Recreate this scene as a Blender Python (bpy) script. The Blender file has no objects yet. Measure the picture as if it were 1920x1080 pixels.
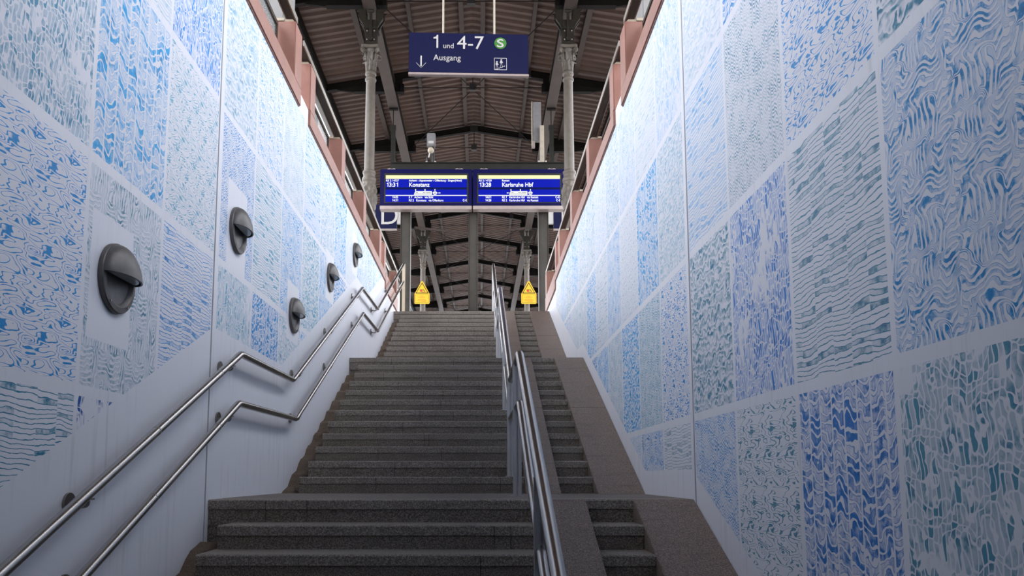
import bpy, bmesh, math, random
from mathutils import Vector, Matrix
C = bpy.context.scene.collection
PI = math.pi
S = bpy.context.scene
# ------------------------------------------------------------------ camera
EYE = .1527
cd = bpy.data.cameras.new('camera'); cam = bpy.data.objects.new('camera', cd); C.objects.link(cam)
cam.location = (0, 0, EYE); cam.rotation_euler = (PI/2 + .1092, 0, 0)
cd.sensor_width = 36; cd.lens = 1432.27*36/1920
cd.shift_x = (960-901.67)/1920; cd.shift_y = (736.29-540)/1920
cd.clip_start = .05; cd.clip_end = 400
S.camera = cam
# ------------------------------------------------------------------ sky, overcast daylight and exposure
SKY = 5.4
w = bpy.data.worlds.new('overcast_sky'); S.world = w; w.use_nodes = True
bgn = w.node_tree.nodes['Background']; bgn.inputs[0].default_value = (.89, .93, 1, 1); bgn.inputs[1].default_value = SKY
S.view_settings.view_transform = 'Standard'; S.view_settings.look = 'None'
S.view_settings.gamma = 1; S.view_settings.exposure = 0.0
S.view_settings.use_curve_mapping = False
# ------------------------------------------------------------------ measures
XL, XR = -1.833, 1.430
T, R = .32, .15
Y1 = 5.162            # front edge of the lower landing (z = 0)
Y2 = 7.007            # foot of the middle flight
Y2T = Y2 + 11*T       # edge of the upper landing, z = 1.8
Y3 = Y2T + 1.69       # foot of the top flight
Y3T = Y3 + 11*T       # platform edge, z = 3.6
ZP = 3.6
YF = Y1 - 11*T        # foot of the lowest flight (z = -1.8)
WT = 3.85             # top of the painted walls
RX = -.21             # ridge of the canopy
WX0, WX1 = XL-.22, XR+.22
YC, SP = 15.35, 3.666 # column plane, rafter spacing
YR = lambda n: YC + SP*n

# ------------------------------------------------------------------ helpers
def tag(o, label=None, cat=None, group=None, kind=None):
    if label: o['label'] = label
    if cat: o['category'] = cat
    if group: o['group'] = group
    if kind: o['kind'] = kind
    return o
def empty(name, loc=(0,0,0), rz=0):
    o = bpy.data.objects.new(name, None); C.objects.link(o); o.location = loc; o.rotation_euler = (0,0,rz)
    o.empty_display_size = .1
    return o
class MB:
    def __init__(s): s.v = []; s.f = []; s.mi = []
    def add(s, vs, fs, m=0):
        b = len(s.v); s.v += [tuple(p) for p in vs]; s.f += [tuple(i+b for i in f) for f in fs]; s.mi += [m]*len(fs); return s
    def box(s, x0,x1,y0,y1,z0,z1, m=0, M=None):
        vs = [Vector(p) for p in ((x0,y0,z0),(x1,y0,z0),(x1,y1,z0),(x0,y1,z0),(x0,y0,z1),(x1,y0,z1),(x1,y1,z1),(x0,y1,z1))]
        if M: vs = [M@p for p in vs]
        return s.add(vs, [(0,3,2,1),(4,5,6,7),(0,1,5,4),(1,2,6,5),(2,3,7,6),(3,0,4,7)], m)
    def prism(s, pts, a, b, axis, m=0):
        # pts: 2D outline; extruded along axis from a to b.  axis x: pts=(y,z); y: pts=(x,z); z: pts=(x,y)
        n = len(pts)
        def P(p, t):
            return (t,p[0],p[1]) if axis=='x' else (p[0],t,p[1]) if axis=='y' else (p[0],p[1],t)
        ar = sum(pts[i][0]*pts[(i+1)%n][1]-pts[(i+1)%n][0]*pts[i][1] for i in range(n))
        if ar < 0: pts = pts[::-1]
        if b < a: a, b = b, a
        vs = [P(p,a) for p in pts]+[P(p,b) for p in pts]
        fs = [tuple(range(n))[::-1], tuple(range(n,2*n))]+[(i,(i+1)%n,(i+1)%n+n,i+n) for i in range(n)]
        if axis=='y': fs = [f[::-1] for f in fs]
        return s.add(vs, fs, m)
    def lathe(s, prof, c, seg=24, m=0, M=None):
        b = []
        for (r,z) in prof:
            for k in range(seg):
                a = 2*PI*k/seg; p = Vector((r*math.cos(a), r*math.sin(a), z))
                if M: p = M@p
                b.append(p+Vector(c))
        n = len(prof); fs = []
        for i in range(n-1):
            for k in range(seg):
                k2 = (k+1)%seg; fs.append((i*seg+k, i*seg+k2, (i+1)*seg+k2, (i+1)*seg+k))
        fs.append(tuple(range(seg))[::-1]); fs.append(tuple((n-1)*seg+k for k in range(seg)))
        return s.add(b, fs, m)
    def tube(s, pts, r, seg=12, fillet=0, m=0, sx=1, cap=True):
        P = [Vector(p) for p in pts]
        if fillet:
            Q = [P[0]]
            for i in range(1, len(P)-1):
                a = (P[i-1]-P[i]).normalized(); c = (P[i+1]-P[i]).normalized()
                A = P[i]+a*fillet; B = P[i]+c*fillet
                for k in range(5):
                    t = k/4; Q.append(A*(1-t)**2+P[i]*2*t*(1-t)+B*t*t)
            Q.append(P[-1]); P = Q
        n = len(P); rings = []
        up = None
        for i in range(n):
            d = (P[min(i+1,n-1)]-P[max(i-1,0)]).normalized()
            d1 = (P[i]-P[i-1]).normalized() if i else d
            if up is None:
                up = Vector((0,0,1)) if abs(d.z) < .9 else Vector((1,0,0))
            sd = d.cross(up).normalized(); u2 = sd.cross(d).normalized(); up = u2
            k = 1/max(.5, d1.dot(d))
            if fillet or i in (0, n-1): k = 1
            rings.append([P[i]+(sd*math.cos(2*PI*j/seg)*sx+u2*math.sin(2*PI*j/seg)*k)*r for j in range(seg)])
        vs = [p for rg in rings for p in rg]; fs = []
        for i in range(n-1):
            for j in range(seg):
                j2 = (j+1)%seg; fs.append((i*seg+j, (i+1)*seg+j, (i+1)*seg+j2, i*seg+j2))
        if cap: fs += [tuple(range(seg)), tuple((n-1)*seg+j for j in range(seg))[::-1]]
        return s.add(vs, fs, m)
    def bar(s, a, b, wx, wz, m=0):
        # rectangular bar between two points
        a = Vector(a); b = Vector(b); d = (b-a); L = d.length; q = d.to_track_quat('Y','Z').to_matrix().to_4x4()
        return s.box(-wx/2,wx/2,0,L,-wz/2,wz/2, m, Matrix.Translation(a)@q)
    def build(s, name, mats, parent=None, smooth=False, bevel=0, kind=None, fix=True):
        me = bpy.data.meshes.new(name); me.from_pydata(s.v, [], s.f)
        if not isinstance(mats, (list,tuple)): mats = [mats]
        for m in mats: me.materials.append(m)
        if len(mats) > 1: me.polygons.foreach_set('material_index', s.mi)
        bm = bmesh.new(); bm.from_mesh(me)
        if fix: bmesh.ops.recalc_face_normals(bm, faces=bm.faces)
        if bevel:
            bmesh.ops.remove_doubles(bm, verts=bm.verts, dist=1e-5)
            es = [e for e in bm.edges if len(e.link_faces)==2 and e.calc_face_angle(0) > .5]
            bmesh.ops.bevel(bm, geom=es, offset=bevel, segments=2, affect='EDGES', clamp_overlap=True)
        bm.to_mesh(me); bm.free()
        if smooth:
            me.polygons.foreach_set('use_smooth', [True]*len(me.polygons))
            me.set_sharp_from_angle(angle=math.radians(38))
        o = bpy.data.objects.new(name, me); C.objects.link(o)
        if parent:
            o.parent = parent
            top = parent
            while top.parent: top = top.parent
            # parts are authored in world coordinates: shift into the parent's frame
            M = Matrix.Identity(4); q = parent
            while q: M = q.matrix_basis@M; q = q.parent
            me.transform(M.inverted())
        if kind: o['kind'] = kind
        return o
def copy_tree(o, parent=None, off=None):
    c = o.copy(); C.objects.link(c)
    if parent: c.parent = parent
    if off is not None: c.location = Vector(o.location)+Vector(off)
    for ch in [k for k in KIDS(o)]: copy_tree(ch, c)
    return c
def KIDS(o): return [k for k in bpy.data.objects if k.parent == o]

# ------------------------------------------------------------------ material tools
class G:
    def __init__(s, name):
        s.mat = bpy.data.materials.new(name); s.mat.use_nodes = True; s.nt = s.mat.node_tree
        s.b = s.nt.nodes['Principled BSDF']
    def n(s, t, **kw):
        x = s.nt.nodes.new(t)
        for k, v in kw.items(): setattr(x, k, v)
        return x
    def put(s, sock, v):
        if isinstance(v, (int,float,tuple,list)): sock.default_value = v
        else: s.nt.links.new(v, sock)
    def m(s, op, a, b=None, c=None):
        x = s.n('ShaderNodeMath', operation=op); s.put(x.inputs[0], a)
        if b is not None: s.put(x.inputs[1], b)
        if c is not None: s.put(x.inputs[2], c)
        return x.outputs[0]
    def xyz(s, a, b, c):
        x = s.n('ShaderNodeCombineXYZ'); s.put(x.inputs[0],a); s.put(x.inputs[1],b); s.put(x.inputs[2],c); return x.outputs[0]
    def pos(s):
        g = s.n('ShaderNodeNewGeometry'); q = s.n('ShaderNodeSeparateXYZ'); s.nt.links.new(g.outputs['Position'], q.inputs[0])
        return q.outputs
    def obj(s):
        g = s.n('ShaderNodeTexCoord'); return g.outputs['Object']
    def noise(s, v, scale=1, detail=2, rough=.5, dist=0):
        x = s.n('ShaderNodeTexNoise'); s.put(x.inputs['Vector'], v); x.inputs['Scale'].default_value = scale
        x.inputs['Detail'].default_value = detail; x.inputs['Roughness'].default_value = rough; x.inputs['Distortion'].default_value = dist
        return x.outputs[0]
    def wn(s, v):
        x = s.n('ShaderNodeTexWhiteNoise', noise_dimensions='1D'); s.put(x.inputs['W'], v); return x.outputs[0]
    def ss(s, v, a, b, lo=0., hi=1.):
        x = s.n('ShaderNodeMapRange', interpolation_type='SMOOTHSTEP'); s.put(x.inputs[0], v)
        for i, k in enumerate((a,b,lo,hi)): s.put(x.inputs[i+1], k)
        return x.outputs[0]
    def mix(s, f, a, b):
        x = s.n('ShaderNodeMix', data_type='RGBA'); s.put(x.inputs[0], f)
        s.put(x.inputs[6], a if not isinstance(a, tuple) else (*a[:3],1)); s.put(x.inputs[7], b if not isinstance(b, tuple) else (*b[:3],1))
        return x.outputs[2]
    def bump(s, h, strength=.3, dist=.01):
        x = s.n('ShaderNodeBump'); s.put(x.inputs['Height'], h); x.inputs['Strength'].default_value = strength; x.inputs['Distance'].default_value = dist
        s.nt.links.new(x.outputs[0], s.b.inputs['Normal'])
    def attr(s, name, out='Color'):
        x = s.n('ShaderNodeAttribute'); x.attribute_name = name; return x.outputs[out]
    def fin(s, col, rough=.5, metal=0.):
        s.put(s.b.inputs['Base Color'], col if not isinstance(col, tuple) else (*col[:3],1))
        s.put(s.b.inputs['Roughness'], rough); s.put(s.b.inputs['Metallic'], metal); return s.mat
def plain(name, col, rough=.5, metal=0., var=.12, scale=6., bump=0, spec=.5):
    g = G(name); g.b.inputs['Specular IOR Level'].default_value = spec; nz = g.noise(g.obj(), scale, 4, .6)
    c = g.mix(g.ss(nz,.3,.7), tuple(x*(1-var) for x in col), tuple(min(1,x*(1+var)) for x in col))
    if bump: g.bump(nz, bump, .004)
    return g.fin(c, rough, metal)
def emit(name, col, st):
    g = G(name); g.put(g.b.inputs['Base Color'], (*[c*.1 for c in col],1)); g.put(g.b.inputs['Emission Color'], (*col,1)); g.put(g.b.inputs['Emission Strength'], st)
    g.b.inputs['Roughness'].default_value = .6; g.b.inputs['Specular IOR Level'].default_value = .1
    return g.mat
WHITE = (.70,.705,.76)
M = {}
def granite(name, dark, light, rust=.25, rough=.75):
    g = G(name); o = g.pos(); v = g.xyz(o[0],o[1],o[2])
    a = g.noise(v, 130, 3, .75); b = g.noise(v, 2.2, 4, .6); c = g.noise(g.xyz(g.m('MULTIPLY',o[0],.7),g.m('MULTIPLY',o[1],2.),g.m('MULTIPLY',o[2],9.)), 4, 4, .6)
    sp = g.ss(a, .38, .68)
    col = g.mix(sp, dark, light)
    col = g.mix(g.m('MULTIPLY', g.ss(b,.5,.75), rust), col, (.085,.055,.035))
    col = g.mix(g.m('MULTIPLY', g.ss(c,.5,.8), .45), col, tuple(x*.5 for x in dark))
    g.bump(a, .5, .004)
    return g.fin(col, rough)
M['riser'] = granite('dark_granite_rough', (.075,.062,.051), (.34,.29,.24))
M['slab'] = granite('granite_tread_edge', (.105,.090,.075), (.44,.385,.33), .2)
M['landing'] = granite('landing_granite', (.12,.10,.085), (.26,.22,.19), .35)
M['ramp'] = granite('brown_granite_ramp', (.10,.075,.062), (.34,.26,.215), .15, .6)
M['gutter'] = granite('stained_concrete', (.075,.053,.038), (.20,.145,.10), .6, .85)
# white painted render with dirt runs
def white_wall():
    g = G('white_painted_render'); o = g.pos()
    s = g.noise(g.xyz(0., g.m('MULTIPLY',o[1],22.), g.m('MULTIPLY',o[2],1.3)), 1, 4, .6)
    b = g.noise(g.xyz(0.,o[1],o[2]), 1.7, 3, .5)
    f = g.m('MULTIPLY', g.ss(s,.5,.78), g.ss(b,.35,.7))
    c = g.mix(g.m('MULTIPLY', f, .5), WHITE, (.36,.35,.37))
    fine = g.noise(g.xyz(o[0],o[1],o[2]), 90, 3, .7); g.bump(fine, .12, .003)
    return g.fin(c, .45)
M['white'] = white_wall()
def mural(kind):
    g = G('printed_tile_'+kind); o = g.pos(); y, z = o[1], o[2]
    sd = g.attr('seed','Fac'); ink = g.attr('ink','Color'); gain = g.attr('gain','Fac')
    f = lambda x: g.m('FRACT', x)
    mul = lambda a,b: g.m('MULTIPLY',a,b); ad = lambda a,b: g.m('ADD',a,b)
    tu = f(g.m('DIVIDE', ad(y, mul(sd,.613)), .277)); tv = f(g.m('DIVIDE', ad(z, mul(sd,.37)), .37))
    tid = g.m('FLOOR', g.m('DIVIDE', ad(y, mul(sd,.613)), .277))
    lu = mul(tu,.277); lv = mul(tv,.37); zz = mul(sd, 13.7)
    mott = g.noise(g.xyz(mul(y,1.), mul(z,1.), zz), 14, 4, .65)
    fine = g.noise(g.xyz(y,z,zz), 160, 2, .7)
    big = g.noise(g.xyz(y,z,zz), 3.3, 2, .5)
    if kind == 'contours':
        a = g.noise(g.xyz(mul(lu,6.), mul(lv,21.), zz), 1, 1, .35, .3)
        t = f(mul(a, 9.))
        wv = g.noise(g.xyz(mul(lu,14.), mul(lv,20.), ad(zz,5.)), 1, 1)
        wd = g.ss(wv, .54, .72, .11, .42)
        mask = g.ss(g.m('DIVIDE', g.m('ABSOLUTE', g.m('SUBTRACT', t, .5)), wd), .45, 1., 1., 0.)
        tone = g.ss(fine, .3, .7, .65, 1.)
    elif kind == 'strips':
        q = g.m('DIVIDE', ad(y, mul(sd,.613)), .105); su = f(q); sid = g.m('FLOOR', q)
        rr = g.wn(ad(sid, sd))
        nz = g.noise(g.xyz(mul(y,11.), mul(z,11.), zz), 1, 2)
        a = ad(ad(g.m('DIVIDE', z, .047), mul(g.m('SINE', ad(mul(su, 5.), mul(rr, 9.))), .38)), ad(mul(nz, 2.6), mul(rr, 7.)))
        t = f(a); band = g.m('MINIMUM', g.ss(t,.16,.24), g.ss(t,.86,.94,1.,0.))
        band = mul(band, g.m('MINIMUM', g.ss(su,.03,.09), g.ss(su,.92,.98,1.,0.)))
        edge = g.m('MAXIMUM', g.ss(t,.2,.3,1.,0.), g.ss(t,.78,.9))
        gr = g.noise(g.xyz(mul(y,150.), mul(z,12.), zz), 1, 2)
        cell = g.wn(ad(g.m('FLOOR', a), mul(sid, 3.7)))
        tone = g.m('MAXIMUM', mul(edge,.8), ad(mul(g.ss(mott,.42,.68), .6), ad(mul(g.ss(gr,.3,.7), .25), mul(g.ss(cell,.6,.95),.45))))
        mask = band
    elif kind == 'cells':
        vx = g.n('ShaderNodeTexVoronoi', feature='DISTANCE_TO_EDGE'); vc = g.n('ShaderNodeTexVoronoi', feature='F1')
        nx = g.noise(g.xyz(mul(y,7.), mul(z,7.), zz), 1, 2)
        vec = g.xyz(ad(mul(y, 38.), mul(nx, 3.)), ad(mul(z, 20.), mul(nx, 7.)), mul(sd, .0))
        for v in (vx, vc):
            g.put(v.inputs['Vector'], vec); v.inputs['Scale'].default_value = 1; v.inputs['Randomness'].default_value = .42
        mask = g.ss(vx.outputs['Distance'], .08, .15)
        sep = g.n('ShaderNodeSeparateColor'); g.put(sep.inputs[0], vc.outputs['Color'])
        mask = mul(mask, g.ss(ad(big, mul(sep.outputs[0],.18)), .42, .52))
        tone = ad(.3, ad(mul(g.ss(mott,.45,.65), .4), mul(g.ss(sep.outputs[1],.75,.95), .5)))
    elif kind == 'labyrinth':
        nz = g.noise(g.xyz(mul(lu,11.), mul(lv,8.), zz), 1, 2, .45, .3)
        tri = g.m('PINGPONG', mul(lu, 14.), 1.)
        sw = g.ss(g.noise(g.xyz(mul(lu,8.5), mul(lv,6.5), ad(zz,3.)), 1, 1), .46, .56)
        fld = ad(mul(lv, g.m('SUBTRACT', 1., sw)), mul(lu, sw))
        t = f(ad(ad(g.m('DIVIDE', fld, .026), mul(nz, 3.6)), mul(tri, .6)))
        mask = g.m('MINIMUM', g.ss(t,.08,.2), g.ss(t,.6,.72,1.,0.))
        edge = g.m('MAXIMUM', g.ss(t,.12,.20,1.,0.), g.ss(t,.56,.64))
        tone = g.m('MAXIMUM', mul(edge,.80), ad(.14, mul(g.ss(mott,.42,.68), .66)))
    elif kind == 'streaks':
        q = g.m('DIVIDE', ad(y, mul(sd,.613)), .15); su = f(q); sid = g.m('FLOOR', q)
        nz = g.noise(g.xyz(mul(y,5.), mul(z,8.), zz), 1, 3)
        a = ad(ad(g.m('DIVIDE', z, .044), mul(nz, 1.5)), mul(g.wn(ad(sid,sd)), 5.)); t = f(a)
        ln = g.ss(g.m('ABSOLUTE', g.m('SUBTRACT', f(mul(t,2.)), .5)), .05, .12, 1., 0.)
        cell = g.wn(ad(g.m('FLOOR', a), mul(sid, 3.7)))
        fill = mul(g.ss(cell,.45,.6), g.m('MINIMUM', g.ss(t,.24,.3), g.ss(t,.68,.76,1.,0.)))
        fill = mul(fill, ad(.15, mul(g.ss(mott,.42,.66), .6)))
        mask = g.m('MAXIMUM', mul(ln,.8), fill)
        mask = mul(mask, g.ss(g.m('ABSOLUTE', g.m('SUBTRACT', su, .5)), .485, .497, 1., .35)); tone = 1.
    elif kind == 'chevrons':
        nz = g.noise(g.xyz(mul(lu,11.), mul(lv,9.), zz), 1, 2)
        tri = g.m('PINGPONG', mul(ad(lu, mul(nz,.02)), 42.), 1.)
        t = f(ad(ad(g.m('DIVIDE', lv, .021), mul(nz, 5.)), mul(tri, .95)))
        mask = g.m('MINIMUM', g.ss(t,.08,.25), g.ss(t,.5,.68,1.,0.))
        tone = ad(.25, mul(g.ss(mott,.38,.66), .75))
    else:
        nz = g.noise(g.xyz(mul(y,13.), mul(z,15.), zz), 1, 2)
        t = f(ad(g.m('DIVIDE', z, .052), mul(nz, 3.6)))
        mask = mul(g.ss(t,.05,.6), g.ss(t,.84,.94,1.,0.))
        tone = ad(.35, mul(g.ss(mott,.4,.66), .65))
    al = mul(mul(mask, tone), mul(gain, 1.35))
    al = g.m('MINIMUM', al, 1.)
    dark = g.mix(.45, ink, (.0,.05,.22))
    ic = g.mix(g.ss(mott,.56,.72), ink, dark)
    c = g.mix(al, WHITE, ic)
    g.bump(fine, .08, .002); g.b.inputs['Specular IOR Level'].default_value = .25
    return g.fin(c, .5)
KN = ['contours','strips','cells','labyrinth','streaks','chevrons','waves']
for k in KN: M[k] = mural(k)
M['sandred'] = plain('salmon_red_coated_metal', (.31,.145,.108), .5, 0, .08, 5, .1)
M['cream'] = plain('cream_metal_bracket', (.50,.42,.31), .5, 0, .08, 10)
M['steel'] = None
def steel(name, base=(.40,.375,.36), rough=.26):
    g = G(name); o = g.obj(); n1 = g.noise(o, 9, 3, .6); 
    c = g.mix(n1, tuple(x*.93 for x in base), base)
    return g.fin(c, rough, 1.)
M['steel'] = steel('brushed_stainless_steel')
M['post_steel'] = steel('matt_stainless_flat_bar', (.62,.60,.59), .5)
M['lip'] = steel('dull_aluminium_lip', (.36,.33,.29), .45)
M['bracket'] = steel('dark_stainless_bracket', (.30,.28,.27), .35)
M['iron'] = plain('dark_roof_steel', (.008,.006,.005), .7, 0, .3, 3, 0, .15)
M['beam'] = plain('greybrown_painted_beam', (.072,.053,.045), .55, 0, .12, 2, 0, .3)
M['purlin'] = plain('brown_purlin_paint', (.062,.043,.035), .55, 0, .12, 2, 0, .3)
M['deck'] = plain('brown_trapezoid_sheet', (.098,.056,.041), .5, 0, .2, .8, 0, .4)
M['cast'] = plain('grey_cast_iron_paint', (.125,.104,.084), .45, 0, .14, 6, .1, .35)
M['bracket_iron'] = plain('olive_black_cast_iron', (.022,.018,.012), .5, 0, .3, 10, 0, .3)
M['grey_post'] = plain('grey_steel_post', (.060,.052,.043), .5, 0, .12, 4, 0, .3)
M['dark_beam'] = plain('dark_green_grey_crossbeam', (.022,.022,.018), .6, 0, .15, 3, 0, .2)
M['lamp'] = plain('bronze_grey_cast_aluminium', (.115,.106,.102), .45, .3, .12, 25)
M['lamp_glass'] = plain('ribbed_lamp_glass', (.5,.55,.55), .15, 0, .1, 40)
M['blue'] = plain('blue_sign_face', (.005,.006,.040), .55, 0, .04, 4, spec=.15)
M['signwhite'] = plain('white_sign_lettering', (.52,.49,.46), .5, 0, .02, 4)
M['signgreen'] = plain('green_sign_disc', (.045,.19,.02), .5, 0, .05, 4)
M['alu'] = plain('pale_aluminium_profile', (.42,.34,.31), .4, .3, .06, 6)
M['yellow'] = plain('yellow_warning_sheet', (.85,.47,.01), .45, 0, .03, 4)
M['black'] = plain('black_print', (.015,.013,.012), .5, 0, .05, 4)
M['redprint'] = plain('red_print', (.55,.06,.02), .5, 0, .05, 4)
M['boxgrey'] = plain('grey_plastic_housing', (.20,.19,.19), .5, 0, .08, 10)
M['beige'] = plain('beige_painted_rod', (.42,.36,.28), .5, 0, .1, 8)
M['platform'] = plain('platform_paving', (.30,.29,.28), .8, 0, .15, 1.5)
M['ballast'] = plain('track_ballast', (.22,.20,.18), .9, 0, .4, 12)
M['panelgrey'] = plain('grey_cladding_sheet', (.26,.25,.24), .55, 0, .08, 2)
M['panelwhite'] = plain('white_pane_sheet', (.80,.76,.72), .35, 0, .06, 3)
g = G('clear_parapet_glass'); g.fin((.35,.37,.36), .04); g.b.inputs['Alpha'].default_value = .15; M['glass'] = g.mat
M['housing'] = plain('navy_display_housing', (.003,.003,.055), .5, 0, .05, 4, spec=.12)
M['scr_blue'] = emit('display_blue_lit', (.0,.007,.42), 1.0)
M['scr_dark'] = emit('display_dark_band', (.0,.006,.07), 1.0)
M['scr_text'] = emit('display_white_lit', (1,1,.92), 1.1)
M['scr_yell'] = emit('display_pale_yellow_lit', (.95,.93,.50), .95)

# ------------------------------------------------------------------ text
def _font(txt, size, bold=0., depth=.004):
    cu = bpy.data.curves.new('t','FONT'); cu.body = txt; cu.size = size; cu.extrude = depth/2; cu.offset = bold; cu.resolution_u = 4
    o = bpy.data.objects.new('t', cu); C.objects.link(o)
    dg = bpy.context.evaluated_depsgraph_get(); me = bpy.data.meshes.new_from_object(o.evaluated_get(dg))
    vs = [tuple(v.co) for v in me.vertices]; fs = [tuple(p.vertices) for p in me.polygons]
    bpy.data.objects.remove(o); bpy.data.curves.remove(cu); bpy.data.meshes.remove(me)
    return vs, fs
_adv = {}
def adv(ch):
    if ch not in _adv:
        w = lambda t: max(v[0] for v in _font(t, 1.)[0])
        _adv[ch] = w('|'+ch+'|')-w('||')
    return _adv[ch]
def text_geo(mb, txt, x, z, size, y, align='LEFT', mi=0, sx=1., bold=0.0, depth=.004):
    """flat raised lettering; the numeral 1 is drawn with a flag like the one on the signs"""
    W1 = .56; tot = sum(W1 if ch == '1' else adv(ch) for ch in txt)*size*sx
    x0 = x-(tot if align == 'RIGHT' else tot/2 if align == 'CENTER' else 0)
    for ch in txt:
        if ch == '1':
            h = .70*size; b = bold; st = .088*size; c = x0+.33*size*sx
            pts = [(c-b,-b),(c+st+b,-b),(c+st+b,h+b),(c+st*.25-b,h+b),(c-.02*size,h-.09*size),(c-.15*size-b,h-.135*size+b),(c-.15*size-b,h-.20*size-b),(c-b,h-.20*size-b)]
            mb.prism([(p,z+q) for p,q in pts], y-depth/2, y+depth/2, 'y', mi); x0 += W1*size*sx; continue
        if ch != ' ':
            vs, fs = _font(ch, size, bold, depth)
            mb.add([(x0+v[0]*sx, y-v[2], z+v[1]) for v in vs], fs, mi)
        x0 += adv(ch)*size*sx

# ================================================================== SETTING: the painted stairwell walls
def interp(pl, y):
    for (a,b),(c,d) in zip(pl, pl[1:]):
        if a <= y <= c: return b+(d-b)*(y-a)/(c-a)
    return pl[0][1] if y < pl[0][0] else pl[-1][1]
FOOT = [(-3,-2.3),(YF,-2.3),(Y3T+.8,-2.3)]
BOT_L = [(-3,-1.0),(1.2,-.72),(5.15,1.17),(6.95,1.17),(11.02,3.08),(12.15,3.08),(13.9,3.85),(16.5,3.86)]
BOT_R = [(-3,-1.4),(1.6,-1.4),(5.2,.2),(6.66,.2),(10.55,2.0),(11.2,2.02),(15.3,3.8),(16.5,3.86)]
COLS = [-1.54,-.71,.12,.95,1.78,2.61,3.44,4.27,5.15,5.98,6.81,7.64,8.47,9.30,10.13,10.96,11.79,12.62,13.45,14.28]
ROWS = [-1.675,-.565,.545,1.655,2.77,3.88]
B1 = (.0,.24,.60); B2 = (.0,.32,.68); TE = (.01,.20,.32); TL = (.04,.32,.48); NB = (.0,.08,.34)
# (column start index, row start index) -> (pattern, ink, gain)
PL = {(5,3):('cells',(.07,.27,.42),1.),(5,2):('contours',B1,1.),(5,1):('streaks',TE,1.),(6,4):('streaks',TL,.6),
 (6,3):('strips',B2,.95),(6,2):('labyrinth',TE,.85),(6,1):('cells',NB,1.3),(7,4):('cells',(.03,.26,.68),1.2),(7,3):('contours',TL,.75),(7,2):('streaks',B1,.95),
 
 (8,4):('waves',TL,.55),(8,3):('chevrons',B1,1.),(8,2):('cells',TL,.8),
 (9,4):('contours',B2,.5),(9,3):('streaks',TL,.75),(9,2):('strips',B1,1.1),
 (10,4):('chevrons',TL,.45),(10,3):('labyrinth',B2,.9),(10,2):('waves',TL,.4),
 (11,4):('streaks',B2,.7),(11,3):('waves',TL,.6),(12,4):('waves',TL,.4),(12,3):('cells',B2,.8),
 (13,4):('strips',B2,.8),(13,3):('waves',B1,.8),(14,4):('chevrons',TL,.3),(14,3):('streaks',TL,.4),(15,4):('cells',B2,.6),(15,3):('strips',B2,.8),(16,4):('waves',TL,.5),(17,4):('cells',B2,.7)}
PR = {(4,3):('waves',TE,.9),(4,2):('labyrinth',(.0,.23,.54),1.25),(4,1):('cells',(.08,.27,.38),1.),(3,2):('labyrinth',(.0,.23,.54),1.25),(3,1):('cells',(.08,.27,.38),1.),(3,3):('waves',TE,.9),
 (5,3):('contours',B1,.95),(5,2):('streaks',TE,.9),(5,1):('strips',(.03,.18,.52),1.15),(5,4):('waves',TE,.5),
 (6,3):('chevrons',TE,.7),(6,2):('cells',(.03,.20,.58),1.1),(6,1):('contours',TE,.8),(6,4):('strips',B1,1.),
 (7,4):('waves',TL,.35),(7,3):('streaks',B2,.8),(7,2):('waves',TE,.8),(7,1):('chevrons',B1,1.),
 (8,4):('cells',B2,.5),(8,3):('waves',TL,.55),(8,2):('contours',B1,1.),(8,1):('streaks',TE,.7),
 (9,4):('streaks',TL,.35),(9,3):('strips',B2,.9),(9,2):('chevrons',TL,.8),(9,1):('labyrinth',B1,.9),
 (10,4):('labyrinth',B2,.5),(10,3):('contours',TL,.4),(10,2):('waves',B2,.8),
 (11,4):('waves',TL,.4),(11,3):('labyrinth',B2,.8),(11,2):('chevrons',TL,.6),(12,4):('contours',B2,.4),(12,3):('streaks',TL,.5),(12,2):('cells',B2,1.),
 (13,4):('strips',TL,.5),(13,3):('waves',B2,.7),(14,4):('waves',TL,.4),(14,3):('cells',TL,.5),(15,4):('strips',B2,.7),(15,3):('chevrons',TL,.5),(16,4):('waves',TL,.5),(17,4):('chevrons',B2,.7)}
PATCH_L = [(3.73-.235,3.73+.19,.80,1.42),(5.57-.22,5.57+.22,1.68,2.32),(7.33-.24,7.33+.22,1.45,2.02),(9.05-.22,9.05+.24,2.25,2.85),(10.81-.22,10.81+.24,3.05,3.65)]
def clip(poly, fn):
    out = []
    for i in range(len(poly)):
        a, b = poly[i], poly[(i+1)%len(poly)]; fa, fb = fn(a), fn(b)
        if fa >= 0: out.append(a)
        if (fa > 0 and fb < 0) or (fa < 0 and fb > 0):
            t = fa/(fa-fb); out.append((a[0]+(b[0]-a[0])*t, a[1]+(b[1]-a[1])*t))
    return out
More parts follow.
